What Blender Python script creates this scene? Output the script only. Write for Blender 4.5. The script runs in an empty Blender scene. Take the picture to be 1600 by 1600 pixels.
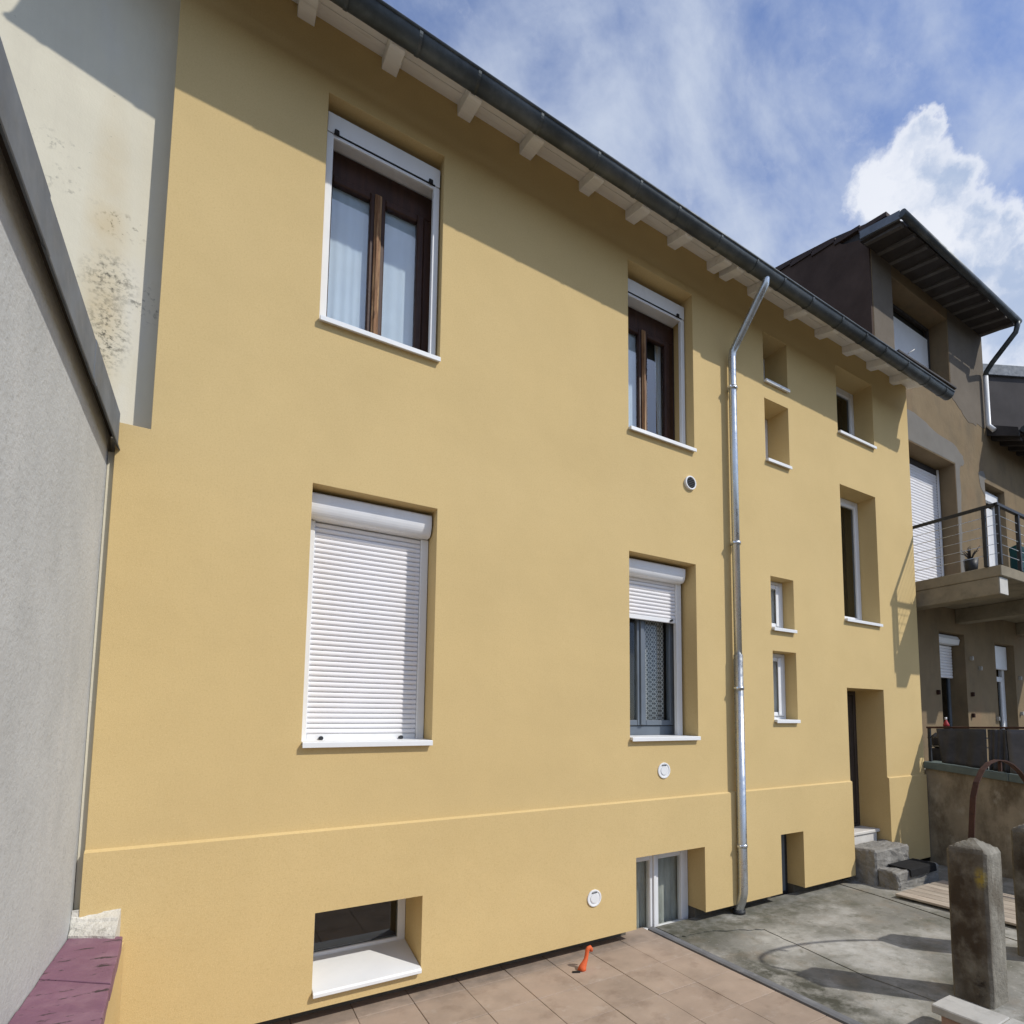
import bpy, bmesh, math, random
from mathutils import Vector, Matrix
random.seed(7)
PI = math.pi
scene = bpy.context.scene
COL = scene.collection

# ------------------------------------------------------------------ camera
cam = bpy.data.cameras.new('camera'); cam_o = bpy.data.objects.new('camera', cam); COL.objects.link(cam_o)
cam_o.location = (0, -4.1, 1.857)
yaw, pitch = math.radians(33.317), math.radians(4.909)
cam_o.rotation_euler = (PI/2 + pitch, 0, -yaw)
cam.sensor_width = 36; cam.lens = 892.8/1600*36
cam.shift_x = (800-931.2)/1600; cam.shift_y = (1054.8-800)/1600
cam.clip_end = 2000; cam.clip_start = .02
scene.camera = cam_o

# ------------------------------------------------------------------ sun, sky, exposure
SUN = Vector((-.77, 1.0, -1.21)).normalized()
sd = bpy.data.lights.new('sun', 'SUN'); sd.energy = 3.6; sd.angle = math.radians(.8); sd.color = (1, .955, .88)
so = bpy.data.objects.new('sun', sd); COL.objects.link(so); so.rotation_euler = SUN.to_track_quat('-Z', 'Y').to_euler()
so.location = (8, -10, 14)
scene.view_settings.view_transform = 'Standard'; scene.view_settings.look = 'None'
scene.view_settings.gamma = 1; scene.view_settings.use_curve_mapping = False
scene.view_settings.exposure = -0.07

world = bpy.data.worlds.new('World'); scene.world = world; world.use_nodes = True
wt = world.node_tree; wt.nodes.clear()
def wn(t, **k):
    n = wt.nodes.new(t)
    for a, b in k.items(): setattr(n, a, b)
    return n
def wl(a, b): wt.links.new(a, b)
def wmath(op, a, b=None, clamp=False):
    n = wn('ShaderNodeMath', operation=op, use_clamp=clamp)
    for i, v in enumerate((a, b)):
        if v is None: continue
        if isinstance(v, (int, float)): n.inputs[i].default_value = v
        else: wl(v, n.inputs[i])
    return n.outputs[0]
def wmix(f, a, b):
    n = wn('ShaderNodeMix', data_type='RGBA')
    for i, v in ((0, f), (6, a), (7, b)):
        if isinstance(v, tuple): n.inputs[i].default_value = v
        elif isinstance(v, (int, float)): n.inputs[i].default_value = v
        else: wl(v, n.inputs[i])
    return n.outputs[2]
def wrange(v, a, b, lo=0, hi=1, smooth=True):
    n = wn('ShaderNodeMapRange', interpolation_type='SMOOTHSTEP' if smooth else 'LINEAR')
    wl(v, n.inputs[0])
    for i, x in enumerate((a, b, lo, hi)): n.inputs[i+1].default_value = x
    return n.outputs[0]
def wnoise(vec, scale, detail=6, rough=.55, dist=0):
    n = wn('ShaderNodeTexNoise'); wl(vec, n.inputs['Vector'])
    n.inputs['Scale'].default_value = scale; n.inputs['Detail'].default_value = detail
    n.inputs['Roughness'].default_value = rough; n.inputs['Distortion'].default_value = dist
    return n
sky = wn('ShaderNodeTexSky', sky_type='NISHITA'); sky.sun_disc = False
sky.sun_elevation = math.asin(-SUN.z); sky.sun_rotation = math.atan2(-SUN.x, -SUN.y)
sky.air_density = 1.0; sky.dust_density = .6; sky.ozone_density = 3.0
tc = wn('ShaderNodeTexCoord'); dirv = tc.outputs['Generated']
# thin wisps
mp = wn('ShaderNodeMapping'); wl(dirv, mp.inputs[0]); mp.inputs['Rotation'].default_value = (.3, .5, .9); mp.inputs['Scale'].default_value = (1, 1.25, 1.0)
n1 = wnoise(mp.outputs[0], 2.3, 8, .56, .35); n2 = wnoise(mp.outputs[0], 7.0, 7, .6, .3)
wis = wmath('ADD', wmath('MULTIPLY', n1.outputs[0], .72), wmath('MULTIPLY', n2.outputs[0], .28))
wis = wrange(wis, .37, .63, .10, .88)
blue = wn('ShaderNodeMix', data_type='RGBA', blend_type='MULTIPLY'); blue.inputs[0].default_value = 1
wl(sky.outputs[0], blue.inputs[6]); blue.inputs[7].default_value = (1.2, 1.48, 2.0, 1)
c1 = wmix(wis, blue.outputs[2], (7.4, 8.2, 9.6, 1))
# the heaped cloud over the neighbouring roof
LOBES = [(.652,.302,.695,.026),(.656,.320,.684,.040),(.685,.317,.656,.050),(.662,.352,.662,.050),(.70,.300,.648,.048),(.69,.34,.638,.055),(.716,.316,.622,.05),(.741,.29,.606,.042),(.761,.266,.592,.044),(.717,.344,.606,.05),
         (.761,.301,.575,.062),(.79,.267,.551,.065),(.752,.348,.56,.06),(.804,.217,.553,.075),(.813,.187,.551,.09),(.815,.277,.509,.08),(.843,.197,.5,.12)]
nd = wnoise(dirv, 9, 6, .62); nd2 = wnoise(dirv, 30, 5, .6)
off = wn('ShaderNodeVectorMath', operation='SUBTRACT'); wl(nd.outputs['Color'], off.inputs[0]); off.inputs[1].default_value = (.5, .5, .5)
sc = wn('ShaderNodeVectorMath', operation='SCALE'); wl(off.outputs[0], sc.inputs[0]); sc.inputs['Scale'].default_value = .075
off2 = wn('ShaderNodeVectorMath', operation='SUBTRACT'); wl(nd2.outputs['Color'], off2.inputs[0]); off2.inputs[1].default_value = (.5, .5, .5)
sc2 = wn('ShaderNodeVectorMath', operation='SCALE'); wl(off2.outputs[0], sc2.inputs[0]); sc2.inputs['Scale'].default_value = .04
ad = wn('ShaderNodeVectorMath', operation='ADD'); wl(dirv, ad.inputs[0]); wl(sc.outputs[0], ad.inputs[1])
ad2 = wn('ShaderNodeVectorMath', operation='ADD'); wl(ad.outputs[0], ad2.inputs[0]); wl(sc2.outputs[0], ad2.inputs[1])
den = None
for (x, y, z, r) in LOBES:
    v = Vector((x, y, z)).normalized()
    d = wn('ShaderNodeVectorMath', operation='DISTANCE'); wl(ad2.outputs[0], d.inputs[0]); d.inputs[1].default_value = v
    q = wrange(d.outputs['Value'], r, r*.15, 0, 1, False)
    den = q if den is None else wmath('MAXIMUM', den, q)
ne = wnoise(ad2.outputs[0], 24, 6, .62)
den = wmath('ADD', den, wmath('MULTIPLY', wmath('SUBTRACT', ne.outputs[0], .5), .55))
cmask = wrange(den, .02, .46)
ns = wnoise(ad2.outputs[0], 13, 5, .55)
ns2 = wnoise(ad2.outputs[0], 5, 3, .5)
shade = wrange(wmath('ADD', wmath('MULTIPLY', ns.outputs[0], .45), wmath('MULTIPLY', ns2.outputs[0], .55)), .44, .60)
core = wrange(den, .22, .85)
grey = wmath('MULTIPLY', core, wmath('SUBTRACT', 1, shade))
ccol = wmix(grey, (10.2, 10.5, 11.2, 1), (5.2, 6.3, 8.4, 1))
c2 = wmix(wmath('MULTIPLY', cmask, .88), c1, ccol)
bg = wn('ShaderNodeBackground'); wl(c2, bg.inputs[0]); bg.inputs[1].default_value = .092
wo = wn('ShaderNodeOutputWorld'); wl(bg.outputs[0], wo.inputs[0])

# ------------------------------------------------------------------ materials
def mat(name, base, var=.12, scale=2.5, rough=.85, bump=0., bscale=200., metal=0., spec=.3, stains=(), stretch=(1, 1, 1), bump2=0., b2scale=6., spots=(), each=0.):
    """base colour broken up by noise; stains = [(colour, scale, lo, hi, stretch, amount)]"""
    m = bpy.data.materials.new(name); m.use_nodes = True
    t = m.node_tree; b = t.nodes['Principled BSDF']
    L = t.links.new
    geo = t.nodes.new('ShaderNodeNewGeometry')
    def noise(scale, detail=6, rough=.6, st=(1, 1, 1)):
        mpn = t.nodes.new('ShaderNodeMapping'); L(geo.outputs['Position'], mpn.inputs[0]); mpn.inputs['Scale'].default_value = st
        n = t.nodes.new('ShaderNodeTexNoise'); L(mpn.outputs[0], n.inputs['Vector'])
        n.inputs['Scale'].default_value = scale; n.inputs['Detail'].default_value = detail; n.inputs['Roughness'].default_value = rough
        return n.outputs[0]
    def ramp(v, lo, hi, a=0., bb=1.):
        r = t.nodes.new('ShaderNodeMapRange'); L(v, r.inputs[0])
        for i, x in enumerate((lo, hi, a, bb)): r.inputs[i+1].default_value = x
        return r.outputs[0]
    def mix(f, a, c):
        n = t.nodes.new('ShaderNodeMix'); n.data_type = 'RGBA'
        for i, v in ((0, f), (6, a), (7, c)):
            if isinstance(v, tuple): n.inputs[i].default_value = (*v[:3], 1)
            elif isinstance(v, float): n.inputs[i].default_value = v
            else: L(v, n.inputs[i])
        return n.outputs[2]
    lo = tuple(c*(1-var) for c in base); hi = tuple(min(1, c*(1+var)) for c in base)
    c = mix(ramp(noise(scale, 8, .62, stretch), .3, .7), lo, hi)
    for s in stains:
        col, ssc, a, bb, st, amt = s
        c = mix(ramp(noise(ssc, 7, .65, st), a, bb, 0., amt), c, col)
    if each:                                             # every piece a slightly different tone
        oi = t.nodes.new('ShaderNodeObjectInfo'); hs = t.nodes.new('ShaderNodeHueSaturation'); L(c, hs.inputs['Color'])
        L(ramp(oi.outputs['Random'], 0, 1, 1-each, 1+each), hs.inputs['Value']); c = hs.outputs[0]
    for (ctr, rad, col, nsc, a, bb, amt) in spots:      # a stain or other patch of colour at one place
        sub = t.nodes.new('ShaderNodeVectorMath'); sub.operation = 'SUBTRACT'; L(geo.outputs['Position'], sub.inputs[0]); sub.inputs[1].default_value = ctr
        dv = t.nodes.new('ShaderNodeVectorMath'); dv.operation = 'DIVIDE'; L(sub.outputs[0], dv.inputs[0]); dv.inputs[1].default_value = rad
        ln = t.nodes.new('ShaderNodeVectorMath'); ln.operation = 'LENGTH'; L(dv.outputs[0], ln.inputs[0])
        near = ramp(ln.outputs['Value'], 1.15, .35); grain = ramp(noise(nsc, 7, .65), a, bb)
        mu = t.nodes.new('ShaderNodeMath'); mu.operation = 'MULTIPLY'; L(near, mu.inputs[0]); L(grain, mu.inputs[1])
        m2 = t.nodes.new('ShaderNodeMath'); m2.operation = 'MULTIPLY'; L(mu.outputs[0], m2.inputs[0]); m2.inputs[1].default_value = amt
        c = mix(m2.outputs[0], c, col)
    L(c, b.inputs['Base Color'])
    b.inputs['Roughness'].default_value = rough; b.inputs['Metallic'].default_value = metal
    b.inputs['Specular IOR Level'].default_value = spec
    if rough < .6 or metal:
        L(ramp(noise(scale*3), .3, .7, max(.05, rough-.1), min(1, rough+.12)), b.inputs['Roughness'])
    prev = None
    for st, sc_, dist in ((bump, bscale, .002), (bump2, b2scale, .02)):
        if st:
            bn = t.nodes.new('ShaderNodeBump'); bn.inputs['Strength'].default_value = st; bn.inputs['Distance'].default_value = dist
            L(noise(sc_, 4, .6), bn.inputs['Height'])
            if prev: L(prev, bn.inputs['Normal'])
            prev = bn.outputs[0]
    if prev: L(prev, b.inputs['Normal'])
    return m
def glass(name, tint=(.93, .94, .93), ior=1.55, dark=0.):
    m = bpy.data.materials.new(name); m.use_nodes = True; t = m.node_tree; t.nodes.clear(); L = t.links.new
    out = t.nodes.new('ShaderNodeOutputMaterial'); mx = t.nodes.new('ShaderNodeMixShader')
    tr = t.nodes.new('ShaderNodeBsdfTransparent'); tr.inputs[0].default_value = (*tint, 1)
    gl = t.nodes.new('ShaderNodeBsdfGlossy'); gl.inputs['Roughness'].default_value = .015
    fr = t.nodes.new('ShaderNodeFresnel'); fr.inputs[0].default_value = ior
    geo = t.nodes.new('ShaderNodeNewGeometry'); nz = t.nodes.new('ShaderNodeTexNoise'); nz.inputs['Scale'].default_value = 1.6; nz.inputs['Detail'].default_value = 0
    bn = t.nodes.new('ShaderNodeBump'); bn.inputs['Strength'].default_value = .03; bn.inputs['Distance'].default_value = .05
    L(geo.outputs['Position'], nz.inputs['Vector']); L(nz.outputs[0], bn.inputs['Height']); L(bn.outputs[0], gl.inputs['Normal'])
    inv = t.nodes.new('ShaderNodeMath'); inv.operation = 'SUBTRACT'; inv.inputs[0].default_value = 1; L(geo.outputs['Backfacing'], inv.inputs[1])
    mu = t.nodes.new('ShaderNodeMath'); mu.operation = 'MULTIPLY'; L(fr.outputs[0], mu.inputs[0]); L(inv.outputs[0], mu.inputs[1])
    L(mu.outputs[0], mx.inputs[0]); L(tr.outputs[0], mx.inputs[1]); L(gl.outputs[0], mx.inputs[2]); L(mx.outputs[0], out.inputs[0])
    return m

M = {}
M['yellow'] = mat('yellow_plaster', (.60, .448, .212), .05, 1.1, .92, .8, 260, spec=.15, bump2=.14, b2scale=5,
                  stains=[((.66, .50, .25), .7, .45, .75, (1, 1, 1), .4), ((.50, .36, .155), 95, .5, .68, (1, 1, 1), .5), ((.72, .56, .30), 120, .54, .7, (1, 1, 1), .45)])
M['cream'] = mat('weathered_cream_plaster', (.64, .60, .475), .06, 1.3, .92, .4, 120, spec=.1, bump2=.15,
                 stains=[((.54, .50, .40), 1.6, .5, .72, (2.2, 1, .25), .5), ((.66, .64, .58), 2.5, .5, .7, (1, 1, .4), .5),
                         ((.16, .155, .14), 26, .68, .74, (1, 1, 1.4), .5)],
                 spots=[((-.69, .15, 4.3), (.11, 1, 1.3), (.54, .43, .25), 3, .2, .7, .85),
                        ((-.66, .15, 4.47), (.13, 1, .17), (.06, .06, .05), 38, .47, .64, .8), ((-.655, .15, 4.13), (.11, 1, .24), (.05, .05, .04), 42, .47, .63, .85),
                        ((-.93, .15, 5.16), (.13, 1, .07), (.08, .08, .07), 30, .54, .70, .6), ((-.88, .15, 4.95), (.16, 1, .10), (.09, .09, .08), 26, .56, .70, .6),
                        ((-.62, .15, 4.82), (.12, 1, .09), (.10, .08, .05), 24, .56, .64, .9), ((-.5, .15, 4.40), (.14, 1, .14), (.10, .10, .09), 30, .54, .66, .7)])
M['greywall'] = mat('grey_cement_render', (.475, .485, .475), .08, 2.2, .9, 1., 70, spec=.15, bump2=.25, b2scale=30,
                    stains=[((.38, .39, .385), 5, .5, .7, (1, 1, .7), .4), ((.55, .55, .53), 3, .55, .75, (1, 1, .3), .6), ((.25, .25, .24), 38, .58, .72, (1, 1, .8), .5), ((.56, .56, .54), 60, .6, .72, (1, 1, .8), .4)])
M['zinc_dark'] = mat('weathered_zinc', (.075, .085, .09), .35, 3, .5, .1, 60, metal=.55, spec=.4, stains=[((.13, .14, .145), 6, .5, .7, (1, 1, 1), .5)])
M['flashing'] = mat('blue_grey_flashing', (.155, .175, .20), .2, 4, .65, .1, 50, metal=.2, spec=.4)
M['zinc'] = mat('galvanised_steel', (.58, .60, .61), .06, 7, .30, 0, metal=.9, stains=[((.46, .48, .49), 5, .5, .7, (1, 1, .3), .4)])
M['white'] = mat('white_painted_aluminium', (.74, .75, .75), .04, 3, .45, spec=.4)
M['pvc'] = mat('white_plastic', (.76, .77, .78), .05, 3, .4, spec=.45, stains=[((.6, .6, .58), 7, .55, .75, (1, 1, .5), .4)])
M['slat'] = mat('white_shutter_plastic', (.80, .79, .80), .03, 3, .5, spec=.4)
M['eave'] = mat('cream_painted_wood', (.84, .83, .80), .07, 4, .75, .3, 60, stretch=(.4, 3, 3), spec=.25, stains=[((.52, .49, .42), 7, .58, .75, (.5, 2, 2), .5)])
M['brown'] = mat('dark_brown_wood', (.045, .018, .010), .35, 5, .5, .3, 80, stretch=(6, 6, .6), spec=.4)
M['oldwood'] = mat('worn_varnished_wood', (.20, .10, .045), .35, 6, .65, .5, 90, stretch=(8, 8, .5), spec=.3,
                   stains=[((.42, .26, .13), 8, .47, .62, (5, 5, .4), .8), ((.05, .02, .01), 12, .58, .68, (4, 4, .6), .9)])
M['greyframe'] = mat('blue_grey_frame', (.13, .155, .185), .1, 5, .4, spec=.45)
M['rubber'] = mat('black_rubber', (.012, .012, .013), .3, 9, .7, .3, 60)
M['dark'] = mat('dark_room', (.05, .048, .045), .2, 2, .9)  # dark colour stands in for the lack of light indoors
M['curtain'] = mat('white_net_curtain', (.78, .80, .83), .05, 5, .95, .3, 300, spec=.05)
M['lace'] = mat('grey_lace_curtain', (.40, .41, .41), .25, 60, .95, spec=.05, stains=[((.62, .63, .62), 90, .5, .6, (1, 1, 1), .8)])
def net(m, base, thread, pitch):
    t = m.node_tree; b = t.nodes['Principled BSDF']; L = t.links.new
    geo = t.nodes.new('ShaderNodeNewGeometry'); sp = t.nodes.new('ShaderNodeSeparateXYZ'); L(geo.outputs['Position'], sp.inputs[0])
    def mth(op, a, c=None):
        n = t.nodes.new('ShaderNodeMath'); n.operation = op
        for i, v in enumerate((a, c)):
            if v is None: continue
            if isinstance(v, (int, float)): n.inputs[i].default_value = v
            else: L(v, n.inputs[i])
        return n.outputs[0]
    k = 2*PI/pitch
    a1 = mth('SINE', mth('MULTIPLY', mth('ADD', mth('MULTIPLY', sp.outputs['X'], 1.5), sp.outputs['Z']), k)); a2 = mth('SINE', mth('MULTIPLY', mth('SUBTRACT', mth('MULTIPLY', sp.outputs['X'], 1.5), sp.outputs['Z']), k))
    g = mth('GREATER_THAN', mth('MAXIMUM', a1, a2), .55)
    mx = t.nodes.new('ShaderNodeMix'); mx.data_type = 'RGBA'; L(g, mx.inputs[0]); mx.inputs[6].default_value = (*base, 1); mx.inputs[7].default_value = (*thread, 1)
    L(mx.outputs[2], b.inputs['Base Color'])
net(M['lace'], (.16, .165, .165), (.62, .63, .62), .048)
M['greencurtain'] = mat('grey_green_curtain', (.40, .415, .385), .25, 5, .95, .3, 60, spec=.05, stretch=(3, 3, .6), stains=[((.52, .54, .50), 9, .5, .7, (2, 2, .5), .7)])
M['glass'] = glass('window_glass')
M['glassd'] = glass('dim_glass', (.6, .63, .64), 1.75)
M['glassr'] = glass('reflective_glass', (.9, .94, .96), 2.7)
M['tile'] = mat('terracotta_tile', (.335, .262, .205), .16, 3.5, .72, .35, 60, spec=.3, bump2=.06, each=.07,
                stains=[((.38, .29, .225), 1.4, .48, .66, (1, 1, 1), .75), ((.19, .135, .10), 4, .54, .7, (1, 1, 1), .55), ((.42, .36, .31), 9, .58, .72, (1, 1, 1), .55), ((.16, .13, .10), 40, .66, .76, (1, 1, 1), .6)],
                spots=[((1.9, .0, 0), (2.2, .16, 1), (.15, .125, .10), 9, .3, .6, .6)])
M['grout'] = mat('dirty_mortar', (.27, .21, .17), .2, 9, .95, .6, 120, spec=.1)
M['concrete'] = mat('weathered_concrete', (.245, .238, .21), .3, 1.3, .9, .9, 70, spec=.2, bump2=.25, b2scale=16,
                    stains=[((.40, .39, .36), 1.3, .50, .62, (1, 1, 1), .8), ((.10, .10, .075), 1.9, .52, .68, (1, 1, 1), .75), ((.12, .12, .09), 8, .54, .68, (1, 1, 1), .65), ((.24, .20, .15), 3, .52, .66, (1, 1, 1), .5), ((.5, .49, .45), 20, .62, .72, (1, 1, 1), .7)],
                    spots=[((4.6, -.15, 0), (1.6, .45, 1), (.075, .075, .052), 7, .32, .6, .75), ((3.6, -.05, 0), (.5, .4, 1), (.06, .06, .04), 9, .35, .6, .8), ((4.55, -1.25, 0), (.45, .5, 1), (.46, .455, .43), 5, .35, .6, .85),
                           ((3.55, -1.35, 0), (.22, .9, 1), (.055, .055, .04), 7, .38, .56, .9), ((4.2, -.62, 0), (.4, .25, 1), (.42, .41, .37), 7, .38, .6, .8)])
M['step'] = mat('rough_concrete', (.23, .22, .20), .2, 4, .92, 1., 60, spec=.2, bump2=.5, b2scale=25,
                stains=[((.40, .39, .36), 6, .5, .7, (1, 1, 1), .6), ((.09, .09, .075), 5, .55, .72, (1, 1, 1), .7)])
M['strip'] = mat('bitumen_edge_strip', (.16, .165, .175), .2, 5, .75, .5, 60, spec=.3, stains=[((.34, .34, .34), 5, .55, .7, (3, 1, 1), .6)])
M['dirt'] = mat('dark_soil', (.075, .065, .05), .3, 4, .95, .8, 60, spec=.1)
M['found'] = mat('dark_foundation', (.12, .11, .09), .25, 6, .95, .8, 60, spec=.1)  # dark grey-brown for the recessed base below the render
M['marble'] = mat('pale_stone_slab', (.62, .60, .56), .08, 4, .55, .2, 60, spec=.35)
M['doorwood'] = mat('dark_door_paint', (.055, .043, .036), .3, 5, .55, .3, 60, stretch=(5, 5, .6))
M['purple'] = mat('chipped_purple_paint', (.20, .098, .145), .10, 5, .65, .35, 40, spec=.35, bump2=.15, b2scale=20,
                  stains=[((.31, .19, .23), 4, .5, .72, (1, 1, 1), .6), ((.045, .03, .035), 9, .60, .625, (1, 2.6, 1), .95)])
M['mortar'] = mat('white_mortar', (.60, .58, .52), .12, 9, .95, 1., 60, spec=.1, bump2=.8, b2scale=24, stains=[((.30, .29, .25), 12, .56, .7, (.6, 2, 2), .8)])
M['post'] = mat('old_concrete_post', (.215, .20, .165), .25, 4, .93, 1., 80, spec=.15, bump2=.6, b2scale=22,
                stains=[((.11, .09, .065), 3.5, .5, .66, (1.5, 1.5, .6), .7), ((.34, .32, .27), 9, .56, .72, (1, 1, .5), .7), ((.5, .48, .42), 40, .66, .75, (1, 1, 1), .8)],
                spots=[((4.3, -2.13, .55), (.06, .24, .80), (.05, .036, .024), 6, .2, .55, .95), ((5.47, -2.13, .55), (.05, .3, .8), (.045, .033, .022), 5, .2, .55, .95),  # dark brown tone over the -x face of each post
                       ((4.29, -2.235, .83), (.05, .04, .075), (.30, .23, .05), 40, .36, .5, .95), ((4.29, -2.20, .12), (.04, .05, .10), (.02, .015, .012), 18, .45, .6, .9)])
M['rust'] = mat('rusty_iron', (.055, .026, .018), .35, 9, .75, .6, 90, metal=.2, stains=[((.11, .05, .03), 14, .5, .7, (1, 1, 1), .6)])
M['redside'] = mat('pinkish_brick_render', (.36, .23, .18), .2, 6, .9, .8, 60)
M['cap'] = mat('pale_cap_stone', (.43, .42, .39), .12, 6, .85, .7, 70, stains=[((.26, .25, .22), 8, .52, .7, (1, 1, 1), .6)])
M['retain'] = mat('stained_retaining_render', (.26, .215, .15), .3, 2.6, .95, .9, 50, spec=.1, bump2=.35, b2scale=9,
                  stains=[((.11, .085, .055), 2.5, .48, .66, (1, 1.4, .7), .85), ((.40, .36, .28), 3.5, .57, .72, (1, 1.4, 1), .7)])
M['copinggreen'] = mat('grey_green_coping', (.10, .125, .115), .2, 5, .7, .4, 60)
M['tan'] = mat('old_tan_plaster', (.215, .162, .098), .14, 1.4, .95, .7, 70, spec=.1, bump2=.3, b2scale=8,
               stains=[((.25, .165, .10), 2.2, .52, .72, (1, 1, .6), .6), ((.14, .115, .08), 3, .50, .7, (1, 1, .4), .6), ((.10, .09, .07), 12, .66, .76, (1, 1, 1), .7)])
M['shadedplaster'] = mat('shaded_brown_plaster', (.075, .052, .042), .2, 2.2, .95, .7, 60, spec=.1)  # brown darkened to carry the shade on the side wall
M['cement'] = mat('cement_repair', (.19, .178, .158), .10, 3, .93, .7, 70, spec=.1)
M['greyrafter'] = mat('grey_rafter_wood', (.12, .115, .115), .25, 5, .8, .3, 60)
M['darkwood'] = mat('dark_eave_wood', (.05, .046, .046), .25, 5, .8, .3, 60)
M['rooftile'] = mat('dark_roof_tile', (.06, .042, .036), .3, 9, .85, .6, 50)
M['iron'] = mat('dark_grey_iron', (.035, .037, .04), .2, 9, .5, metal=.3)
M['tarp'] = mat('black_screen_mesh', (.045, .046, .05), .25, 5, .8, .6, 120, stains=[((.075, .07, .075), 3, .5, .7, (1, 1, 2), .6)])
M['tarplight'] = mat('faded_grey_screen', (.095, .10, .12), .2, 6, .75, .5, 90)
M['balcony'] = mat('stained_balcony_concrete', (.24, .205, .145), .2, 3, .93, .8, 60, stains=[((.11, .095, .065), 4, .5, .7, (1, 1, 1), .6)])
M['palebeam'] = mat('pale_beam_end', (.55, .53, .48), .1, 8, .9)
M['red'] = mat('red_plastic', (.35, .03, .035), .2, 9, .5)
M['teal'] = mat('dark_teal_cloth', (.012, .06, .07), .3, 9, .9, .5, 90)
M['orange'] = mat('orange_conduit', (.66, .12, .035), .2, 20, .75, .3, 60, spec=.4)
M['plank'] = mat('weathered_board', (.36, .31, .25), .2, 5, .88, .6, 80, each=.25, stretch=(5, .6, 5), stains=[((.22, .16, .13), 5, .5, .7, (4, .6, 4), .7), ((.48, .45, .40), 7, .55, .7, (4, .7, 4), .6)])
M['mat'] = mat('black_door_mat', (.012, .012, .013), .3, 40, .95, 1., 90)
M['wallr'] = mat('far_dark_wall', (.075, .068, .066), .15, 2, .95, .5, 50)

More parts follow.
